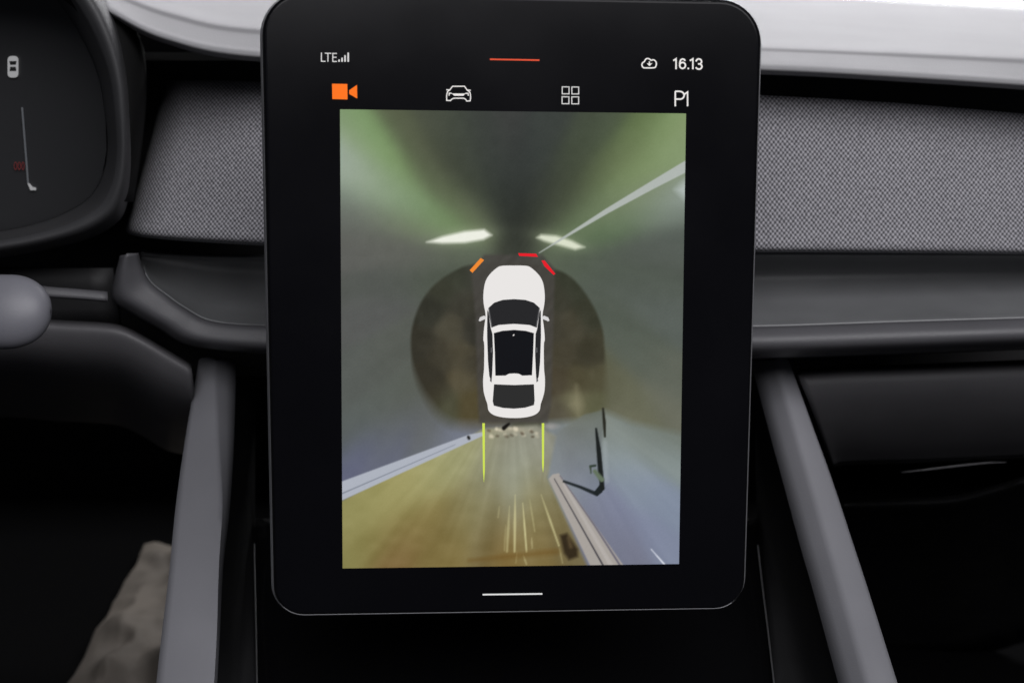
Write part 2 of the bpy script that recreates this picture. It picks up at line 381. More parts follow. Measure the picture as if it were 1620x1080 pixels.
# ------------------------------------------------------------------ column stalk
st = tag(empty('column_stalk', W(15, 493, .02)), 'pale grey rounded stalk end beside the driver side knee cover', 'stalk')
c0 = W(14, 493, 0.02); rx = 67 / FPX * .535; rz = 58.5 / FPX * .535
secs = []
for k in range(15):
    a = math.pi / 2 * (k / 14)
    s = math.cos(a) ** 0.9; xx = math.sin(a) * rx
    secs.append([c0 + Vector((xx, 0.7 * rz * s * math.sin(q), 0)) + UP * (rz * max(s, .004) * math.cos(q)) for q in [2 * math.pi * j / 28 for j in range(28)]])
ring_loft('grip', [[p + Vector((-d, 0, 0)) for p in secs[0]] for d in (.06, .04, .02)] + secs, M_KNOB, st, 1)
# strip of trim reaching from the stalk to the shelf frame
sp_ = tag(empty('column_trim', W(120, 465, .10)), 'narrow grey trim strip between the stalk end and the driver shelf frame', 'trim strip')
mesh_rows = [[(40, 449, .100), (80, 453.5, .100), (125, 457, .101), (170, 461, .102)], [(40, 451, .0965), (80, 455, .0965), (125, 458.5, .0975), (170, 462.5, .0985)],
             [(40, 465, .094), (80, 468, .094), (125, 471, .095), (170, 475, .096)], [(40, 468, .0965), (80, 471, .0965), (125, 474, .0975), (170, 478, .0985)]]
loft('strip', mesh_rows, M_CHAR, sp_, 4, 3, 0.002)
loft('backing', [[(-60, 425, .135), (60, 425, .135), (178, 425, .135)], [(-60, 520, .135), (60, 520, .135), (190, 520, .135)]], M_DARK, sp_, 3, 3, 0.003)

# ------------------------------------------------------------------ centre console
cn = tag(empty('centre_console', (0, 0.05, 0.75)), 'black centre console with two pale grey rails running down from the dash', 'console')
def rail(stations, inner_right):
    """stations: (py, outer px, ridge px, inner px, y)"""
    secs = []
    for py, o_, r_, i_, y in stations:
        O = W(o_, py, y + .004); Rg = W(r_, py, y); I = W(i_, py, y + .011)
        dn = Vector((0, .006, -.03))
        pts = [O + dn, O, O.lerp(Rg, .15) + UP * .0012, O.lerp(Rg, .5) + UP * .0016, O.lerp(Rg, .85) + UP * .0012, Rg, Rg.lerp(I, .15) - FWD * .0004, Rg.lerp(I, .5) - FWD * .0006, I, I + dn + RIGHT * (-.013 if inner_right else .016)]
        secs.append(pts)
    return ring_loft('rail', secs, M_RAIL, cn, 5, sharp=75)
rail([(570, 314, 341, 372, .128), (600, 309, 340, 373, .118), (700, 292, 345, 370, .085), (800, 278, 351, 364, .052), (900, 268, 346, 353, .020), (1000, 256, 343, 348, -.012), (1090, 246, 338, 343, -.042), (1180, 236, 332, 337, -.072)], True)
rail([(570, 1248, 1226, 1187, .128), (600, 1259, 1234, 1195, .118), (680, 1288, 1257, 1216, .092), (760, 1317, 1280, 1238, .066), (860, 1350, 1309, 1265, .033), (940, 1376, 1332, 1288, .006), (1080, 1420, 1371, 1326, -.040), (1180, 1452, 1396, 1354, -.072)], False)
loft('panel', [[(404, 820, .14), (600, 818, .14), (810, 818, .14), (1010, 818, .14), (1200, 820, .14)],
               [(403, 900, .095), (600, 898, .095), (810, 898, .095), (1010, 898, .095), (1204, 905, .095)],
               [(406, 1080, .02), (600, 1078, .02), (810, 1078, .02), (1010, 1078, .02), (1224, 1080, .02)],
               [(408, 1250, -.05), (600, 1250, -.05), (810, 1250, -.05), (1010, 1250, -.05), (1240, 1250, -.05)]], M_PIANO, cn, 5, 6, 0.004)
strip('edge_strip', [(402.5, 860, .108), (403, 900, .092), (405, 990, .055), (406.5, 1080, .017), (408, 1200, -.03)], (.00042, 0), M_CHROME, cn)
strip('edge_strip', [(1199, 862, .108), (1204, 908, .090), (1214, 990, .055), (1224.5, 1080, .017), (1238, 1200, -.03)], (.00042, 0), M_CHROME, cn)
# inner side walls between the panel and the rails
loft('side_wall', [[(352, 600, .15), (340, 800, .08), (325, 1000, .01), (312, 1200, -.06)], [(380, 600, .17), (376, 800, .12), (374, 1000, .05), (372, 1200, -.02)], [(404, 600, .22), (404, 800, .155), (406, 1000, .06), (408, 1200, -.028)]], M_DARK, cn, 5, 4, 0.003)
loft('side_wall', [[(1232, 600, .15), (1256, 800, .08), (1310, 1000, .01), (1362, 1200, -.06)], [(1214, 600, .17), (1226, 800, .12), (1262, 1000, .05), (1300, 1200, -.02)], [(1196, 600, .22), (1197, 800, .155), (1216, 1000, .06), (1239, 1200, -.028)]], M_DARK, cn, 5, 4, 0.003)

# ------------------------------------------------------------------ crumpled sheet in the driver footwell
def floor_pt(px, py, z): d = ray(px, py); return CAM + d * ((z - CAM.z) / d.z)
A, B, C_, D = floor_pt(228, 857, .575), floor_pt(345, 857, .575), floor_pt(330, 1150, .575), floor_pt(70, 1150, .575)
n = 70; V = []
from mathutils import noise
for i in range(n + 1):
    for j in range(n + 1):
        p = A.lerp(B, j / n).lerp(D.lerp(C_, j / n), i / n)
        q = p * 11
        h = 0.020 * (1 - abs(noise.noise(q)) * 2) + 0.011 * (1 - abs(noise.noise(q * 2.1 + Vector((3, 1, 2)))) * 2) + .002 * noise.noise(q * 7) - .003
        h = h * min(1, .25 + 3 * j / n) + .002
        V.append(p + Vector((0.003 * noise.noise(q * 1.3 + Vector((9, 0, 0))), 0, h - .009)))
F = [(i * (n + 1) + j, i * (n + 1) + j + 1, (i + 1) * (n + 1) + j + 1, (i + 1) * (n + 1) + j) for i in range(n) for j in range(n)]
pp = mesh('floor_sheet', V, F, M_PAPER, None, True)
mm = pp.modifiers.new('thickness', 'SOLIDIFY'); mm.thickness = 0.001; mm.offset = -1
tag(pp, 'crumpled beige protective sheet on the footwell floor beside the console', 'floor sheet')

# ------------------------------------------------------------------ infotainment tablet
TL = Vector((0.00061057, -0.00610267, 0.94878)); TR = (1.35457872, 0.02006734, 0.06796719)
tb = tag(empty('infotainment_tablet', TL, TR), 'portrait black touchscreen tablet showing an overhead parking camera view', 'touchscreen')
tb['_local'] = 1
from mathutils import Euler
TM = Euler(TR).to_matrix(); TN = TM.col[2].copy()
def L2(px, py, z=0.0):
    """point of the photograph -> the tablet's own plane, metres"""
    d = ray(px, py); t = (TL - CAM).dot(TN) / d.dot(TN); q = TM.transposed() @ (CAM + d * t - TL)
    return Vector((q.x, q.y, z))
def tpart(name, V, F, m, parent=None, smooth=False):
    me = bpy.data.meshes.new(name); me.from_pydata([tuple(v) for v in V], [], F); me.update()
    o = bpy.data.objects.new(name, me); COL.objects.link(o); me.materials.append(m)
    o.parent = parent or tb
    if smooth: me.polygons.foreach_set('use_smooth', [True] * len(me.polygons))
    return o
def outline(inset, n=10):
    top, bot = .1375 - inset, -.1117 + inset
    pts = []
    def hw(y): return .0996 - inset - (.1375 - y) / .2492 * .0026
    for sx, sy, r, a0 in ((1, 1, .0172, 0), (-1, 1, .0172, 90), (-1, -1, .0125, 180), (1, -1, .0125, 270)):
        r = max(r - inset, .001); cy = top - r if sy > 0 else bot + r; cx = sx * (hw(cy) - r)
        for k in range(n + 1):
            a = math.radians(a0 + 90 * k / n); pts.append((cx + r * math.cos(a), cy + r * math.sin(a)))
    return pts
def shell(name, rings, m, parent=None, cap0=True, cap1=True):
    V = []; F = []; k = None
    for ins, z in rings:
        o = outline(ins); k = len(o); V += [Vector((x, y, z)) for x, y in o]
    for i in range(len(rings) - 1):
        for j in range(k):
            a = i * k + j; b = i * k + (j + 1) % k; F.append((a, a + k, b + k, b))
    if cap0: F.append(tuple(range(k)))
    if cap1: F.append(tuple((len(rings) - 1) * k + j for j in range(k - 1, -1, -1)))
    return tpart(name, V, F, m, parent, False)
mmv = .001
g = shell('glass', [(.0022, 0), (.0016, -.00006), (.0012, -.00025), (.0010, -.0006), (.0010, -.0012)], M_GLASS)
shell('edge_highlight_ring', [(.00100, -.0010), (.00055, -.00075), (.00040, -.0009), (.00035, -.0014), (.0012, -.0016)], M_CHROME if False else mat('edge_gloss', (.045, .045, .048), .15, metal=.9), None, False, False)  # added glossy ring, shaped to pick up the edge highlight
shell('housing', [(.0008, -.0012), (.0005, -.0012), (.0003, -.0014), (.0002, -.0020), (-.0011, -.0056), (-.0004, -.0088), (.004, -.0112), (.010, -.0118)], M_HOUS)
shell('reflection_band', [(.00015, -.0021), (-.00010, -.0023), (-.00110, -.0050), (-.00112, -.0054), (-.0009, -.0058)], mat('edge_reflection_grey', (.22, .22, .23), .45, metal=.35), None, False, False)  # added grey band stands in for the reflection along the housing side
# mount arm behind
def bx(name, c, s, m):
    V = [Vector((c[0] + s[0] * (x - .5), c[1] + s[1] * (y - .5), c[2] + s[2] * (z - .5))) for x in (0, 1) for y in (0, 1) for z in (0, 1)]
    return tpart(name, V, [(0, 1, 3, 2), (4, 6, 7, 5), (0, 4, 5, 1), (2, 3, 7, 6), (0, 2, 6, 4), (1, 5, 7, 3)], m)
bx('mount', (0, 0, -.09), (.10, .12, .156), M_DARK)

# --- the camera picture on the display
DW, DH = .138, .183811640
NX, NY = 360, 480
us = np.linspace(-DW / 2, DW / 2, NX); vs = np.linspace(-DH / 2, DH / 2, NY)
GX, GY = np.meshgrid(us, vs)
Pw = np.array([TL[k] for k in range(3)])[None, None, :] + GX[..., None] * np.array(TM.col[0]) + GY[..., None] * np.array(TM.col[1])
dd = Pw - np.array(CAM); zz = dd @ np.array(FWD)
PX = 810 + FPX * (dd @ np.array(RIGHT)) / zz; PY = 540 - FPX * (dd @ np.array(UP)) / zz
def field(ctrl, sig, cen=None, st=1.0):
    num = np.zeros(PX.shape + (3,)); den = np.zeros(PX.shape) + 1e-12
    for x, y, c in ctrl:
        d2 = (PX - x) ** 2 + (PY - y) ** 2
        if cen:
            er = np.array([x - cen[0], y - cen[1]]); er = er / (np.linalg.norm(er) + 1e-6)
            dr = (PX - x) * er[0] + (PY - y) * er[1]; d2 = d2 - dr * dr * (1 - 1 / st ** 2)
        k = np.exp(-d2 / (2 * sig * sig)) + 1e-5 / (1 + d2 / 400)
        num += k[..., None] * np.array(c, float); den += k
    return num / den[..., None]
def sdf(poly):
    d = np.full(PX.shape, 1e9); ins = np.zeros(PX.shape, bool); m = len(poly)
    for i in range(m):
        x1_, y1_ = poly[i]; x2_, y2_ = poly[(i + 1) % m]
        ex, ey = x2_ - x1_, y2_ - y1_
        t = np.clip(((PX - x1_) * ex + (PY - y1_) * ey) / (ex * ex + ey * ey + 1e-9), 0, 1)
        d = np.minimum(d, np.hypot(PX - x1_ - t * ex, PY - y1_ - t * ey))
        cr = ((y1_ > PY) != (y2_ > PY)) & (PX < (x2_ - x1_) * (PY - y1_) / (y2_ - y1_ + 1e-12) + x1_)
        ins ^= cr
    return np.where(ins, -d, d)
def mask(poly, soft=1.2): return np.clip(0.5 - sdf(poly) / (2 * soft), 0, 1)
def seg(pts, wd, soft=1.0):
    """soft line; wd gives the half width at each point"""
    out = np.zeros(PX.shape)
    for (xa, ya, wa), (xb, yb, wb) in zip([(*p, q) for p, q in zip(pts, wd)][:-1], [(*p, q) for p, q in zip(pts, wd)][1:]):
        ex, ey = xb - xa, yb - ya
        t = np.clip(((PX - xa) * ex + (PY - ya) * ey) / (ex * ex + ey * ey), 0, 1)
        out = np.maximum(out, np.clip(0.5 - (np.hypot(PX - xa - t * ex, PY - ya - t * ey) - (wa + (wb - wa) * t)) / (2 * soft), 0, 1))
    return out
front = [(540, 178, (124, 146, 108)), (575, 195, (116, 152, 92)), (605, 240, (118, 152, 90)), (622, 285, (116, 146, 92)), (560, 220, (142, 160, 132)), (541, 245, (152, 166, 156)), (545, 275, (152, 166, 152)),
    (590, 280, (148, 164, 144)), (545, 310, (120, 132, 122)), (545, 345, (97, 101, 97)), (545, 400, (91, 92, 89)), (600, 310, (142, 162, 132)), (640, 320, (114, 140, 104)), (600, 345, (108, 116, 102)), (600, 380, (94, 96, 90)),
    (650, 355, (112, 128, 94)), (650, 400, (92, 94, 88)), (630, 190, (84, 92, 66)), (660, 240, (82, 88, 66)), (690, 290, (86, 96, 70)), (720, 200, (62, 70, 60)), (800, 180, (58, 59, 58)), (740, 255, (56, 62, 54)), (780, 250, (52, 58, 55)),
    (735, 330, (92, 106, 74)), (695, 345, (112, 142, 90)), (768, 350, (112, 122, 92)), (765, 310, (58, 66, 54)), (810, 330, (46, 51, 46)), (815, 370, (28, 31, 26)), (815, 395, (30, 32, 27)), (850, 250, (52, 58, 56)), (865, 320, (52, 57, 48)),
    (850, 355, (60, 66, 52)), (880, 180, (56, 62, 58)), (910, 240, (66, 76, 56)), (900, 300, (68, 76, 56)), (960, 195, (72, 84, 62)), (950, 270, (86, 100, 66)), (930, 330, (90, 106, 76)), (1000, 240, (106, 122, 80)), (1010, 270, (120, 142, 92)), (1020, 190, (92, 112, 66)), (1060, 195, (116, 146, 88)),
    (1080, 188, (136, 152, 108)), (1070, 240, (130, 152, 106)), (980, 310, (118, 136, 96)), (1030, 310, (122, 136, 108)), (1000, 340, (102, 122, 90)), (950, 372, (84, 106, 74)), (1060, 340, (110, 122, 112)), (1075, 310, (150, 162, 160)), (1060, 380, (84, 92, 86)), (900, 365, (104, 122, 88)), (1000, 400, (80, 87, 80)),
    (880, 410, (88, 98, 80)), (940, 420, (76, 86, 74)), (600, 450, (82, 86, 82)), (560, 500, (86, 88, 87)), (620, 560, (84, 88, 82)), (560, 600, (85, 90, 87)), (600, 650, (88, 94, 88)), (700, 430, (76, 84, 72)), (730, 400, (92, 102, 84)),
    (1000, 450, (80, 88, 80)), (1060, 500, (86, 94, 89)), (1000, 560, (84, 92, 82)), (1060, 600, (94, 99, 88)), (1000, 630, (100, 102, 80)), (960, 600, (84, 84, 62)), (970, 500, (80, 88, 78)), (640, 650, (86, 90, 80)), (1060, 650, (104, 106, 92)), (1000, 660, (112, 112, 92)), (800, 420, (74, 72, 70)),
    (700, 180, (66, 72, 58)), (760, 180, (56, 61, 56)), (820, 240, (50, 55, 53)), (820, 290, (46, 51, 48)), (785, 310, (47, 53, 47)), (850, 300, (49, 54, 47)), (930, 190, (62, 71, 56)), (870, 210, (54, 60, 56)), (750, 220, (55, 61, 53)), (710, 250, (63, 69, 54)), (740, 290, (60, 66, 51)), (890, 270, (59, 66, 52)), (880, 340, (70, 79, 58)), (795, 340, (42, 46, 41)), (835, 345, (40, 44, 38)), (680, 180, (72, 78, 62)), (780, 215, (53, 58, 54)),
    (680, 670, (92, 94, 84)), (550, 690, (86, 93, 92)), (620, 690, (98, 104, 114)), (680, 690, (104, 110, 128)), (560, 720, (94, 101, 124)), (550, 745, (96, 98, 130)), (620, 715, (100, 104, 130)), (720, 678, (112, 118, 136))]
disc = [(665, 545, (54, 50, 42)), (680, 490, (52, 51, 44)), (700, 455, (60, 60, 50)), (675, 600, (54, 49, 40)), (700, 560, (64, 58, 48)), (715, 520, (78, 72, 61)), (722, 560, (80, 72, 58)), (735, 480, (60, 57, 50)), (750, 520, (52, 49, 44)), (735, 600, (88, 78, 60)), (745, 640, (84, 72, 46)),
    (705, 640, (78, 76, 58)), (690, 625, (62, 56, 44)), (752, 580, (62, 56, 46)), (752, 440, (62, 62, 56)), (880, 470, (58, 56, 46)), (905, 520, (74, 68, 56)), (890, 560, (70, 63, 50)), (930, 560, (60, 55, 42)), (935, 500, (58, 58, 46)), (905, 450, (54, 56, 44)), (880, 600, (76, 66, 52)), (915, 600, (82, 74, 54)), (910, 640, (112, 106, 82)), (885, 655, (86, 78, 66)),
    (945, 600, (84, 78, 58)), (945, 640, (96, 94, 70)), (875, 520, (64, 59, 50)), (950, 545, (66, 62, 48)), (720, 440, (58, 60, 50))]
floor_c = [(560, 812, (152, 142, 78)), (545, 850, (140, 128, 66)), (600, 800, (158, 146, 80)), (650, 775, (166, 153, 88)), (700, 740, (166, 160, 102)), (740, 715, (164, 158, 112)), (780, 730, (152, 151, 124)), (812, 730, (164, 164, 148)), (812, 765, (156, 156, 136)), (800, 685, (136, 124, 102)), (840, 690, (140, 134, 116)), (850, 730, (160, 158, 138)),
    (600, 850, (136, 116, 56)), (660, 830, (140, 120, 60)), (700, 860, (126, 104, 48)), (560, 885, (132, 124, 60)), (620, 888, (132, 98, 50)), (700, 890, (134, 110, 52)), (740, 800, (142, 130, 82)), (780, 800, (138, 128, 86)), (780, 850, (122, 100, 54)), (800, 892, (134, 102, 42)), (840, 800, (142, 132, 84)), (840, 850, (132, 110, 60)), (860, 885, (132, 104, 48)), (880, 800, (126, 112, 66)), (890, 850, (112, 92, 50)), (915, 890, (116, 100, 62))]
wall_c = [(880, 690, (122, 124, 126)), (885, 720, (126, 133, 142)), (920, 740, (130, 138, 150)), (900, 755, (144, 148, 158)), (930, 690, (124, 130, 130)), (925, 660, (116, 114, 92)), (960, 690, (138, 146, 142)), (975, 720, (140, 150, 156)), (1000, 690, (126, 132, 126)), (1060, 690, (116, 122, 112)), (1065, 730, (132, 142, 142)), (1000, 760, (130, 140, 166)), (1060, 800, (126, 136, 166)), (960, 800, (124, 126, 162)),
    (1040, 860, (126, 130, 166)), (980, 860, (120, 120, 150)), (930, 790, (128, 130, 160)), (1010, 890, (118, 116, 144)), (940, 830, (118, 116, 140)), (1065, 890, (128, 136, 168))]
def desat(a, k):
    l = (a @ np.array([.3, .59, .11]))[..., None]; return l + (a - l) * k
img = desat(field(front, 17, (815, 405), 2.4), .84)
def vnoise(A, B, seed):
    r_ = np.random.RandomState(seed); T_ = r_.rand(64, 64) * 2 - 1
    i0 = np.floor(A).astype(int); j0 = np.floor(B).astype(int); fa = A - i0; fb = B - j0
    fa = fa * fa * (3 - 2 * fa); fb = fb * fb * (3 - 2 * fb)
    g_ = lambda i, j: T_[i % 64, j % 64]
    return (g_(i0, j0) * (1 - fa) + g_(i0 + 1, j0) * fa) * (1 - fb) + (g_(i0, j0 + 1) * (1 - fa) + g_(i0 + 1, j0 + 1) * fa) * fb
def streaks(cx, cy, ka, kr, seed):
    th = np.arctan2(PY - cy, PX - cx); lr = np.log(np.hypot(PX - cx, PY - cy) + 12)
    return vnoise(th * ka + 100, lr * kr + 50, seed) * .6 + vnoise(th * ka * 2.3 + 100, lr * kr * 1.7 + 50, seed + 1) * .4
img = img * np.array([1.0, 1.0, .985]) + 2.5 * streaks(815, 405, 9, 2.0, 11)[..., None] * np.clip((PY - 330) / 60, .35, 1)[..., None] + 1.5 * vnoise(PX / 14, PY / 14, 5)[..., None]
Dk = desat(field(disc, 12), .82) * .95; Fl = desat(field(floor_c, 19, (812, 640), 2.2), .80) * np.array([.975, 1.0, 1.0]); Wl = desat(field(wall_c, 17, (860, 600), 2.0), .66) * np.array([.97, 1.0, .99])
Dk = Dk * np.array([1.0, 1.02, .95]) + 4 * streaks(812, 545, 6, 3.5, 21)[..., None] + 2.5 * vnoise(PX / 9, PY / 16, 23)[..., None]
Fl = Fl + 8 * streaks(812, 600, 14, 1.6, 31)[..., None] + 4 * vnoise(PX / 22, PY / 12, 33)[..., None]; Wl = Wl + 5 * streaks(850, 590, 16, 1.6, 41)[..., None]
def blend(a, b, m_): return a + (b - a) * m_[..., None]
def const(c): return np.broadcast_to(np.array(c, float), img.shape)
# headlamp glow and the pale straight beam ahead
h1 = np.exp(-(((PX - 735) / 45) ** 2 + ((PY - 374 + (PX - 735) * .12) / 13) ** 2)); h2 = np.exp(-(((PX - 885) / 40) ** 2 + ((PY - 381 - (PX - 885) * .22) / 12) ** 2))
img = blend(img, const((168, 178, 150)), h1 * .5); img = blend(img, const((160, 170, 140)), h2 * .45)
g1 = mask([(675, 383), (700, 374), (735, 366), (766, 363), (778, 372), (765, 379), (735, 384), (700, 385)], 3.0)
img = blend(img, const((236, 238, 226)), g1)
g2 = mask([(849, 376), (856, 371), (880, 373), (905, 381), (925, 391), (910, 395), (885, 388), (860, 381)], 3.0)
img = blend(img, const((222, 227, 206)), g2 * .95)
img = blend(img, const((176, 182, 178)), seg([(853, 400), (900, 371), (960, 334), (1030, 294), (1086, 263)], [.6, 2.0, 4.0, 6.2, 8.5], .9) * .95)
img = blend(img, const((186, 196, 194)), mask([(1068, 300), (1090, 280), (1090, 322)], 6) * .7)
# dark discs of the side cameras
sm2 = lambda q: [(p.x, p.y) for p in crom([Vector((x, y, 0)) for x, y in q], 5, True)]
dc = sdf(sm2([(650 + 0, 545), (654, 510), (668, 475), (690, 448), (720, 428), (750, 418), (820, 415), (875, 425), (905, 440), (930, 470), (948, 505), (956, 545), (956, 650), (930, 668), (880, 672), (740, 672), (700, 660), (672, 625), (655, 585)]))
img = blend(img, Dk, np.clip(.5 - dc / (5 + np.clip((PY - 560) / 5, 0, 26)), 0, 1))
# rear view: wall on the right, yellow floor
img = blend(img, Wl, np.clip(.5 - sdf([(862, 668), (930, 662), (958, 650), (1000, 668), (1100, 690), (1100, 910), (862, 910)]) / 14, 0, 1))
img = blend(img, Fl, mask([(530, 797), (640, 738), (705, 706), (745, 690), (765, 678), (850, 672), (880, 690), (866, 755), (930, 897), (940, 920), (530, 920)], 3))
pn = mask([(866, 694), (905, 668), (925, 655), (957, 648), (952, 700), (952, 772), (944, 783), (893, 761), (870, 750)], 2.0)
img = blend(img, np.stack([108 + (PY - 650) * .16 + (900 - PX) * .10, 112 + (PY - 650) * .17 + (900 - PX) * .06, 102 + (PY - 650) * .36 + (900 - PX) * .04], -1) + 3 * vnoise(PX / 18, PY / 18, 51)[..., None], pn * np.clip((PX - 862) / 40, 0, 1) * .85)
img = blend(img, const((168, 176, 180)), seg([(957, 700), (959, 760)], [1.5, 3.0], 4) * .45)
bl = mask([(530, 765), (742, 687), (764, 683), (764, 689), (530, 796)], 1.0)
img = blend(img, const((172, 177, 188)), bl); 
img = blend(img, const((120, 126, 138)), seg([(530, 785), (720, 703)], [.9, .3], .8))
# right beam
img = blend(img, const((166, 160, 154)), mask([(868, 757), (874, 750), (884, 748), (990, 899), (936, 899)], 1.0))
img = blend(img, const((186, 180, 176)), seg([(892, 766), (968, 896)], [1.6, 3.5], 1.5) * .6)
img = blend(img, const((58, 56, 62)), seg([(877, 757), (916, 826), (957, 899)], [.6, 1.0, 1.3], .8))
img = blend(img, const((104, 100, 112)), seg([(886, 752), (940, 830), (983, 897)], [.7, 1.2, 1.6], .9))
# dark folding arm
img = blend(img, const((32, 38, 41)), seg([(892, 761), (918, 770), (944, 781)], [1.8, 2.4, 3.2], .9))
img = blend(img, const((26, 32, 34)), mask([(938, 780), (949, 766), (955, 770), (953, 778), (945, 784)], 1.0))
img = blend(img, const((24, 28, 27)), seg([(943, 678), (947, 710), (950, 745), (953, 772)], [1.6, 3.6, 4.0, 3.6], 1.0))
img = blend(img, const((38, 38, 30)), seg([(954, 646), (956, 668), (957, 690)], [1.6, 2.6, 1.6], 1.0))
img = blend(img, const((46, 58, 48)), seg([(934, 737), (942, 736)], [1.8, 1.6], 1.0)); img = blend(img, const((60, 72, 58)), seg([(934, 738), (935, 748)], [1.6, 1.0], 1.0))
img = blend(img, const((98, 112, 92)), seg([(941, 745), (952, 758)], [3, 4], 1.5))
# dark object on the floor
img = blend(img, const((44, 34, 20)), mask([(886, 846), (897, 843), (914, 868), (914, 880), (900, 885), (892, 874)], 3.0) * .92)
img = blend(img, const((96, 80, 54)), seg([(899, 850), (903, 864)], [2, 3], 2.5) * .7)
# reflections on the floor, small litter behind the bumper
for x0_, y0_, x1_, y1_, wd, al in ((806, 800, 802, 872, 2.2, .5), (815, 782, 814, 872, 2.0, .75), (827, 795, 833, 872, 1.4, .95), (838, 790, 846, 840, 1.2, .45), (856, 782, 884, 862, 1.7, .7), (790, 800, 788, 818, 1.2, .35), (841, 850, 842, 866, 1.2, .5), (828, 878, 833, 892, 1.0, .6), (818, 872, 816, 890, 1.0, .3), (884, 862, 890, 890, 1.2, .4), (800, 830, 798, 870, 1.6, .3)):
    img = blend(img, const((206, 200, 150)), seg([(x0_, y0_), ((x0_ + x1_) / 2, (y0_ + y1_) / 2), (x1_, y1_)], [.2, wd, wd * .7], 1.3) * al)
img = blend(img, const((104, 74, 26)), seg([(742, 886), (800, 880), (880, 872)], [1.5, 3.5, 5], 4) * .45)
img = blend(img, const((222, 226, 236)), seg([(1030, 868), (1051, 892)], [.5, 1.3], .8))
rs = np.random.RandomState(3)
img = blend(img, const((176, 168, 146)), np.exp(-(((PX - 808) / 34) ** 2 + ((PY - 679 - ((PX - 808) / 40) ** 2 * 4) / 5) ** 2)) * .6)
for k in range(26):
    x_ = 768 + 84 * rs.rand(); y_ = 674 + 16 * rs.rand() + abs(x_ - 806) * .1
    img = blend(img, const((222, 212, 188) if rs.rand() < .7 else (70, 58, 44)), seg([(x_, y_), (x_ + 3 * rs.rand() + .5, y_ + rs.rand())], [.8 + 1.2 * rs.rand()] * 2, 2.2) * (.35 + .6 * rs.rand()))
img = blend(img, const((160, 156, 152)), np.clip(1.2 - np.hypot((PX - 870) / 16, (PY - 674) / 6), 0, 1) * .7)
img = blend(img, const((20, 17, 14)), seg([(797, 677), (805, 670)], [3.2, 2.0], 1.2)); img = blend(img, const((24, 22, 20)), seg([(741, 691), (742, 693)], [2.2, 2.2], 1.2))
img = blend(img, const((150, 144, 116)), mask([(903, 640), (912, 610), (922, 640), (915, 655)], 7) * .5)
# asphalt strip around the car with faint hatching
hat = 2.2 * (1 + np.sin(PX / 9.0) * np.cos(PY / 13.0)) * np.sin((PX * .8 + PY * .75) / 3.0)
cp = np.clip(.5 - sdf([(766, 403), (858, 403), (878, 425), (876, 500), (872, 640), (866, 668), (758, 668), (756, 640), (752, 500), (746, 430)]) / 5, 0, 1)
img = blend(img, const((70, 67, 63)) + hat[..., None], cp * .8)
for gx_ in (765, 859):
    img = blend(img, const((128, 124, 96)), seg([(gx_, 745), (gx_ + (1 if gx_ < 800 else -2), 768)], [1.6, 1.2], 1.5) * .55)
# sensor noise of a small camera
img += rs.normal(0, 1.0, PX.shape)[..., None]
c = np.clip(img, 0, 255) / 255
c = np.where(c <= 0.04045, c / 12.92, ((c + .055) / 1.055) ** 2.4)
me = bpy.data.meshes.new('display')
V = np.stack([GX.ravel(), GY.ravel(), np.full(GX.size, 4e-5)], 1)
ii = (np.arange(NY - 1)[:, None] * NX + np.arange(NX - 1)[None, :]).ravel()
Fq = np.stack([ii, ii + 1, ii + NX + 1, ii + NX], 1)
me.vertices.add(len(V)); me.vertices.foreach_set('co', V.ravel())
me.loops.add(Fq.size); me.loops.foreach_set('vertex_index', Fq.ravel().astype(np.int32))
me.polygons.add(len(Fq)); me.polygons.foreach_set('loop_start', (np.arange(len(Fq)) * 4).astype(np.int32))
me.update(calc_edges=True); me.validate()
at = me.color_attributes.new('picture', 'FLOAT_COLOR', 'POINT')
at.data.foreach_set('color', np.concatenate([c.reshape(-1, 3), np.ones((NX * NY, 1))], 1).ravel())
dm = bpy.data.materials.new('display_picture'); dm.use_nodes = True
b = dm.node_tree.nodes['Principled BSDF']; b.inputs['Base Color'].default_value = (.004, .004, .004, 1); b.inputs['Roughness'].default_value = .2; b.inputs['Specular IOR Level'].default_value = .2
a = dm.node_tree.nodes.new('ShaderNodeAttribute'); a.attribute_name = 'picture'
dm.node_tree.links.new(a.outputs['Color'], b.inputs['Emission Color']); b.inputs['Emission Strength'].default_value = 1.0
me.materials.append(dm)
disp = bpy.data.objects.new('display', me); COL.objects.link(disp); disp.parent = tb
disp['label'] = 'parking camera picture with a white car seen from above'

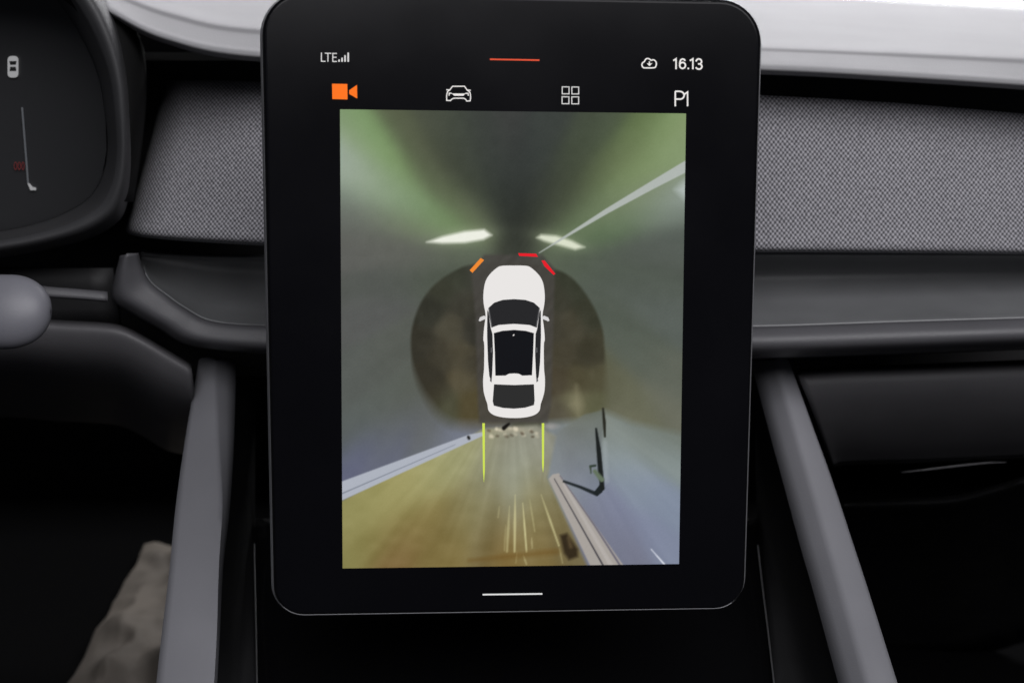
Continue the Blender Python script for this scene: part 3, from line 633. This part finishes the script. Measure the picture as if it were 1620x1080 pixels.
# --- flat graphics
def poly2(name, pts, m, z, parent=None, smooth_n=0):
    if smooth_n: pts = [(p.x, p.y) for p in crom([Vector((x, y, 0)) for x, y in pts], smooth_n, True)]
    me = bpy.data.meshes.new(name); bm = bmesh.new()
    vs_ = [bm.verts.new(L2(x, y, z)) for x, y in pts]; f = bm.faces.new(vs_); bmesh.ops.triangulate(bm, faces=[f])
    bm.normal_update()
    for f in bm.faces:
        if f.normal.z < 0: f.normal_flip()
    bm.to_mesh(me); bm.free(); me.materials.append(m)
    o = bpy.data.objects.new(name, me); COL.objects.link(o); o.parent = parent or tb
    return o
def strokes(name, lines, m, wd, z, parent=None):
    """polylines drawn as mitred ribbons, one mesh"""
    V = []; F = []
    for pts in lines:
        closed = pts[0] == pts[-1] and len(pts) > 2
        P = [Vector(p) for p in (pts[:-1] if closed else pts)]; k = len(P); st_ = len(V)
        for i, p in enumerate(P):
            a_ = P[i - 1] if (closed or i > 0) else None; c_ = P[(i + 1) % k] if (closed or i < k - 1) else None
            d1 = (p - a_).normalized() if a_ is not None else None; d2 = (c_ - p).normalized() if c_ is not None else None
            d1 = d1 or d2; d2 = d2 or d1
            n1 = Vector((-d1.y, d1.x)); n2 = Vector((-d2.y, d2.x)); nn = (n1 + n2)
            nn = nn.normalized() if nn.length > 1e-6 else n1
            mlen = min(2.0, 1 / max(.3, nn.dot(n1)))
            for s_ in (1, -1): q = p + nn * (s_ * wd / 2 * mlen); V.append(L2(q.x, q.y, z))
        for i in range(k if closed else k - 1):
            a0, b0 = st_ + 2 * i, st_ + 2 * ((i + 1) % k)
            F.append((a0, a0 + 1, b0 + 1, b0))
    return tpart(name, V, F, m, parent)
E_W = emit('ui_white', (232, 228, 226)); E_W2 = emit('ui_soft_white', (214, 212, 212)); E_OR = emit('ui_orange', (255, 116, 24)); E_RED = emit('ui_red', (226, 82, 52))
E_CAR = emit('car_white', (233, 230, 228)); E_GL = emit('car_glass', (36, 36, 38)); E_SR = emit('car_roof_glass', (13, 14, 19)); E_RG = emit('car_rear_glass', (43, 43, 43)); E_WARN = emit('warning_red', (232, 26, 40)); E_WO = emit('warning_orange', (240, 138, 48)); E_LIME = emit('guide_lime', (206, 226, 84)); E_GREY = emit('car_shade', (206, 203, 201)); E_DG = emit('car_pillar', (88, 88, 90))
def cc(x, y): return (700 + x / 3.374, 380 + y / 3.375)
def sym(half): return [cc(*p) for p in half] + [cc(764 - x, y) for x, y in reversed(half) if abs(x - 382) > 1]
body = sym([(382, 135), (315, 137), (284, 152), (246, 190), (226, 232), (218, 295), (221, 345), (230, 400), (222, 470), (218, 528), (223, 560), (222, 680), (217, 740), (219, 800), (229, 842), (240, 875), (246, 908), (272, 931), (320, 944), (382, 948)])
z1, z2, z3, z4 = 8e-5, 1.2e-4, 1.6e-4, 2.0e-4
cg = poly2('car_graphic', body, E_CAR, z1, disp, 4)
poly2('windscreen', sym([(382, 314), (322, 318), (276, 333), (244, 362), (250, 410), (262, 466), (300, 452), (382, 446)]), E_GL, z2, cg)
for s in (0, 1):
    q = [(239, 370), (246, 385), (258, 470), (267, 500), (270, 600), (266, 700), (262, 758), (250, 725), (243, 650), (238, 510)]
    poly2('side_window', [cc(764 - x if s else x, y) for x, y in q], E_GL, z2, cg)
    q = [(258, 572), (264, 572), (264, 600), (257, 598)]
    poly2('pillar', [cc(764 - x if s else x, y) for x, y in q], E_DG, z3, cg)
    q = [(256, 738), (263, 736), (261, 758), (252, 748)]
    poly2('pillar', [cc(764 - x if s else x, y) for x, y in q], E_DG, z3, cg)
    q = [(193, 428), (200, 411), (222, 402), (233, 409), (230, 420), (212, 427), (200, 433)]
    poly2('wing_mirror', [cc(764 - x if s else x, y) for x, y in q], E_W2, z2, cg)
    q = [(232, 346), (244, 350), (262, 465), (256, 462)]
    poly2('pillar', [cc(764 - x if s else x, y) for x, y in [(244, 362), (249, 360), (266, 462), (260, 466)]], E_DG, z3, cg)
poly2('sunroof', [cc(*p) for p in [(274, 495), (320, 483), (382, 478), (444, 483), (488, 495), (484, 600), (478, 720), (426, 722), (408, 712), (382, 710), (354, 712), (336, 722), (282, 722), (279, 600)]], E_SR, z2, cg)
poly2('rear_window', [cc(*p) for p in [(275, 768), (382, 772), (488, 768), (492, 855), (488, 879), (440, 893), (382, 898), (322, 894), (274, 882), (268, 858)]], E_RG, z2, cg)
poly2('glint', [cc(*p) for p in [(374, 507), (382, 500), (385, 504), (378, 511)]], E_W, z3, cg)
poly2('sensor_mark', [cc(*p) for p in [(145, 160), (204, 95), (222, 106), (160, 174)]], E_WO, z2, disp)
poly2('sensor_mark', [cc(*p) for p in [(404, 69), (500, 72), (510, 89), (410, 84)]], E_WARN, z2, disp)
poly2('sensor_mark', [cc(*p) for p in [(528, 108), (545, 108), (603, 180), (592, 185), (545, 140)]], E_WARN, z2, disp)
poly2('guide_line', [(763, 669), (767, 669), (767, 745), (765.5, 764), (764, 745)], E_LIME, z2, disp)
poly2('guide_line', [(857, 669), (861, 669), (860.5, 735), (859, 748), (857.5, 735)], E_LIME, z2, disp)
# icons and writing around the picture
strokes('network_text', [[(508.5, 83.5), (508.5, 97.3), (515, 97.6)], [(513.8, 84.6), (524, 84.8)], [(518.8, 84.6), (518.8, 98)], [(533, 85), (526.5, 84.9), (526.5, 97.6), (533, 97.8)], [(526.5, 91), (532.4, 91.1)]], E_W2, 1.6, z1)
sg = strokes('signal_bars', [[(536.5, 94.6), (536.5, 98.2)], [(541.2, 91.6), (541.2, 98.2)], [(545.9, 87.8), (545.9, 98.2)], [(550.9, 83.6), (550.9, 98.2)]], E_W2, 2.6, z1)
ci = poly2('camera_icon', [(525.3, 132.8), (549.5, 133.2), (549.8, 157.6), (525.8, 157)], E_OR, z1)
poly2('lens', [(552.5, 143.2), (564.8, 134.5), (565.2, 156.2), (552.5, 149)], E_OR, z1, ci)
def k5(x, y): return (690 + x / 20.25, 125 + y / 20.24)
strokes('car_icon', [[k5(*p) for p in l] for l in (
    [(340, 695), (335, 560), (345, 480), (370, 405), (435, 360), (525, 240), (910, 240), (1000, 370), (1080, 430), (1100, 520), (1100, 640), (1090, 705), (980, 712), (945, 655), (880, 622), (560, 622), (490, 660), (465, 695), (340, 695)],
    [(325, 350), (430, 356)], [(1005, 360), (1110, 368)], [(415, 540), (415, 462), (500, 465)], [(1028, 545), (1025, 468), (935, 466)])], E_W, 1.7, z1)
poly2('grille', [k5(*p) for p in [(500, 470), (940, 470), (870, 545), (580, 545)]], E_W, z2)
for x0_, y0_ in ((888.6, 137), (903.9, 137.2), (888.4, 152.6), (903.8, 152.8)):
    strokes('apps_icon', [[(x0_ + .8, y0_ + .8), (x0_ + 11.6, y0_ + .8), (x0_ + 11.6, y0_ + 11.8), (x0_ + .8, y0_ + 11.8), (x0_ + .8, y0_ + .8)]], E_W2, 1.5, z1)
def k6(x, y): return (1005 + x / 10.8, 80 + y / 10.8)
bow = [(680, 700), (760, 700)] + [(760 + 75 * math.cos(math.radians(a)), 768 + 66 * math.sin(math.radians(a))) for a in range(-80, 91, 17)] + [(690, 832)]
strokes('profile_text', [[k6(*p) for p in l] for l in ([(683, 955), (683, 702)], bow, [(893, 955), (893, 712), (838, 752)])], E_W, 2.5, z1)
cl_pts = [(165, 300)] + [(165 + 52 * math.cos(math.radians(a)), 248 + 54 * math.sin(math.radians(a))) for a in range(110, 260, 20)] + [(158, 190), (178, 152), (212, 140), (245, 150), (268, 170), (310, 162), (345, 185), (360, 225), (352, 268), (320, 298), (165, 300)]
cs = [(p.x, p.y) for p in crom([Vector((*k6(*p), 0)) for p in cl_pts[:-1]], 3, True)]
ico = strokes('cloud_icon', [cs + [cs[0]]], E_W, 2.1, z1)
poly2('arrow', [k6(*p) for p in [(230, 190), (250, 190), (250, 225), (292, 220), (242, 272), (194, 220), (230, 225)]], E_W, z2, ico)
def arc(cx, cy, rx_, ry_, a0, a1, n=14): return [(cx + rx_ * math.cos(math.radians(a0 + (a1 - a0) * k / n)), cy + ry_ * math.sin(math.radians(a0 + (a1 - a0) * k / n))) for k in range(n + 1)]
loop6 = arc(808, 258, 49, 51, 0, 360, 22); loop6[-1] = loop6[0]
strokes('clock_text', [[k6(*p) for p in l] for l in (
    [(696, 322), (696, 146), (680, 158), (648, 176)], loop6, [(852, 182), (836, 156), (806, 148), (776, 164), (761, 206), (759, 256)],
    [(905, 297), (905, 324)],
    [(984, 324), (984, 146), (968, 158), (932, 176)],
    [(1034, 190)] + arc(1086, 192, 46, 44, 200, 432, 14) + [(1072, 234)], [(1072, 234)] + arc(1086, 276, 52, 46, -75, 165, 16))], E_W, 2.55, z1)
strokes('pull_line', [[(775, 94.2), (853.5, 95.6)]], E_RED, 2.4, z1)
strokes('home_line', [[(763.5, 939.8), (858, 938.6)]], emit('ui_home', (226, 226, 226)), 2.4, z1)
for o in list(COL.objects):
    if '_local' in o: del o['_local']
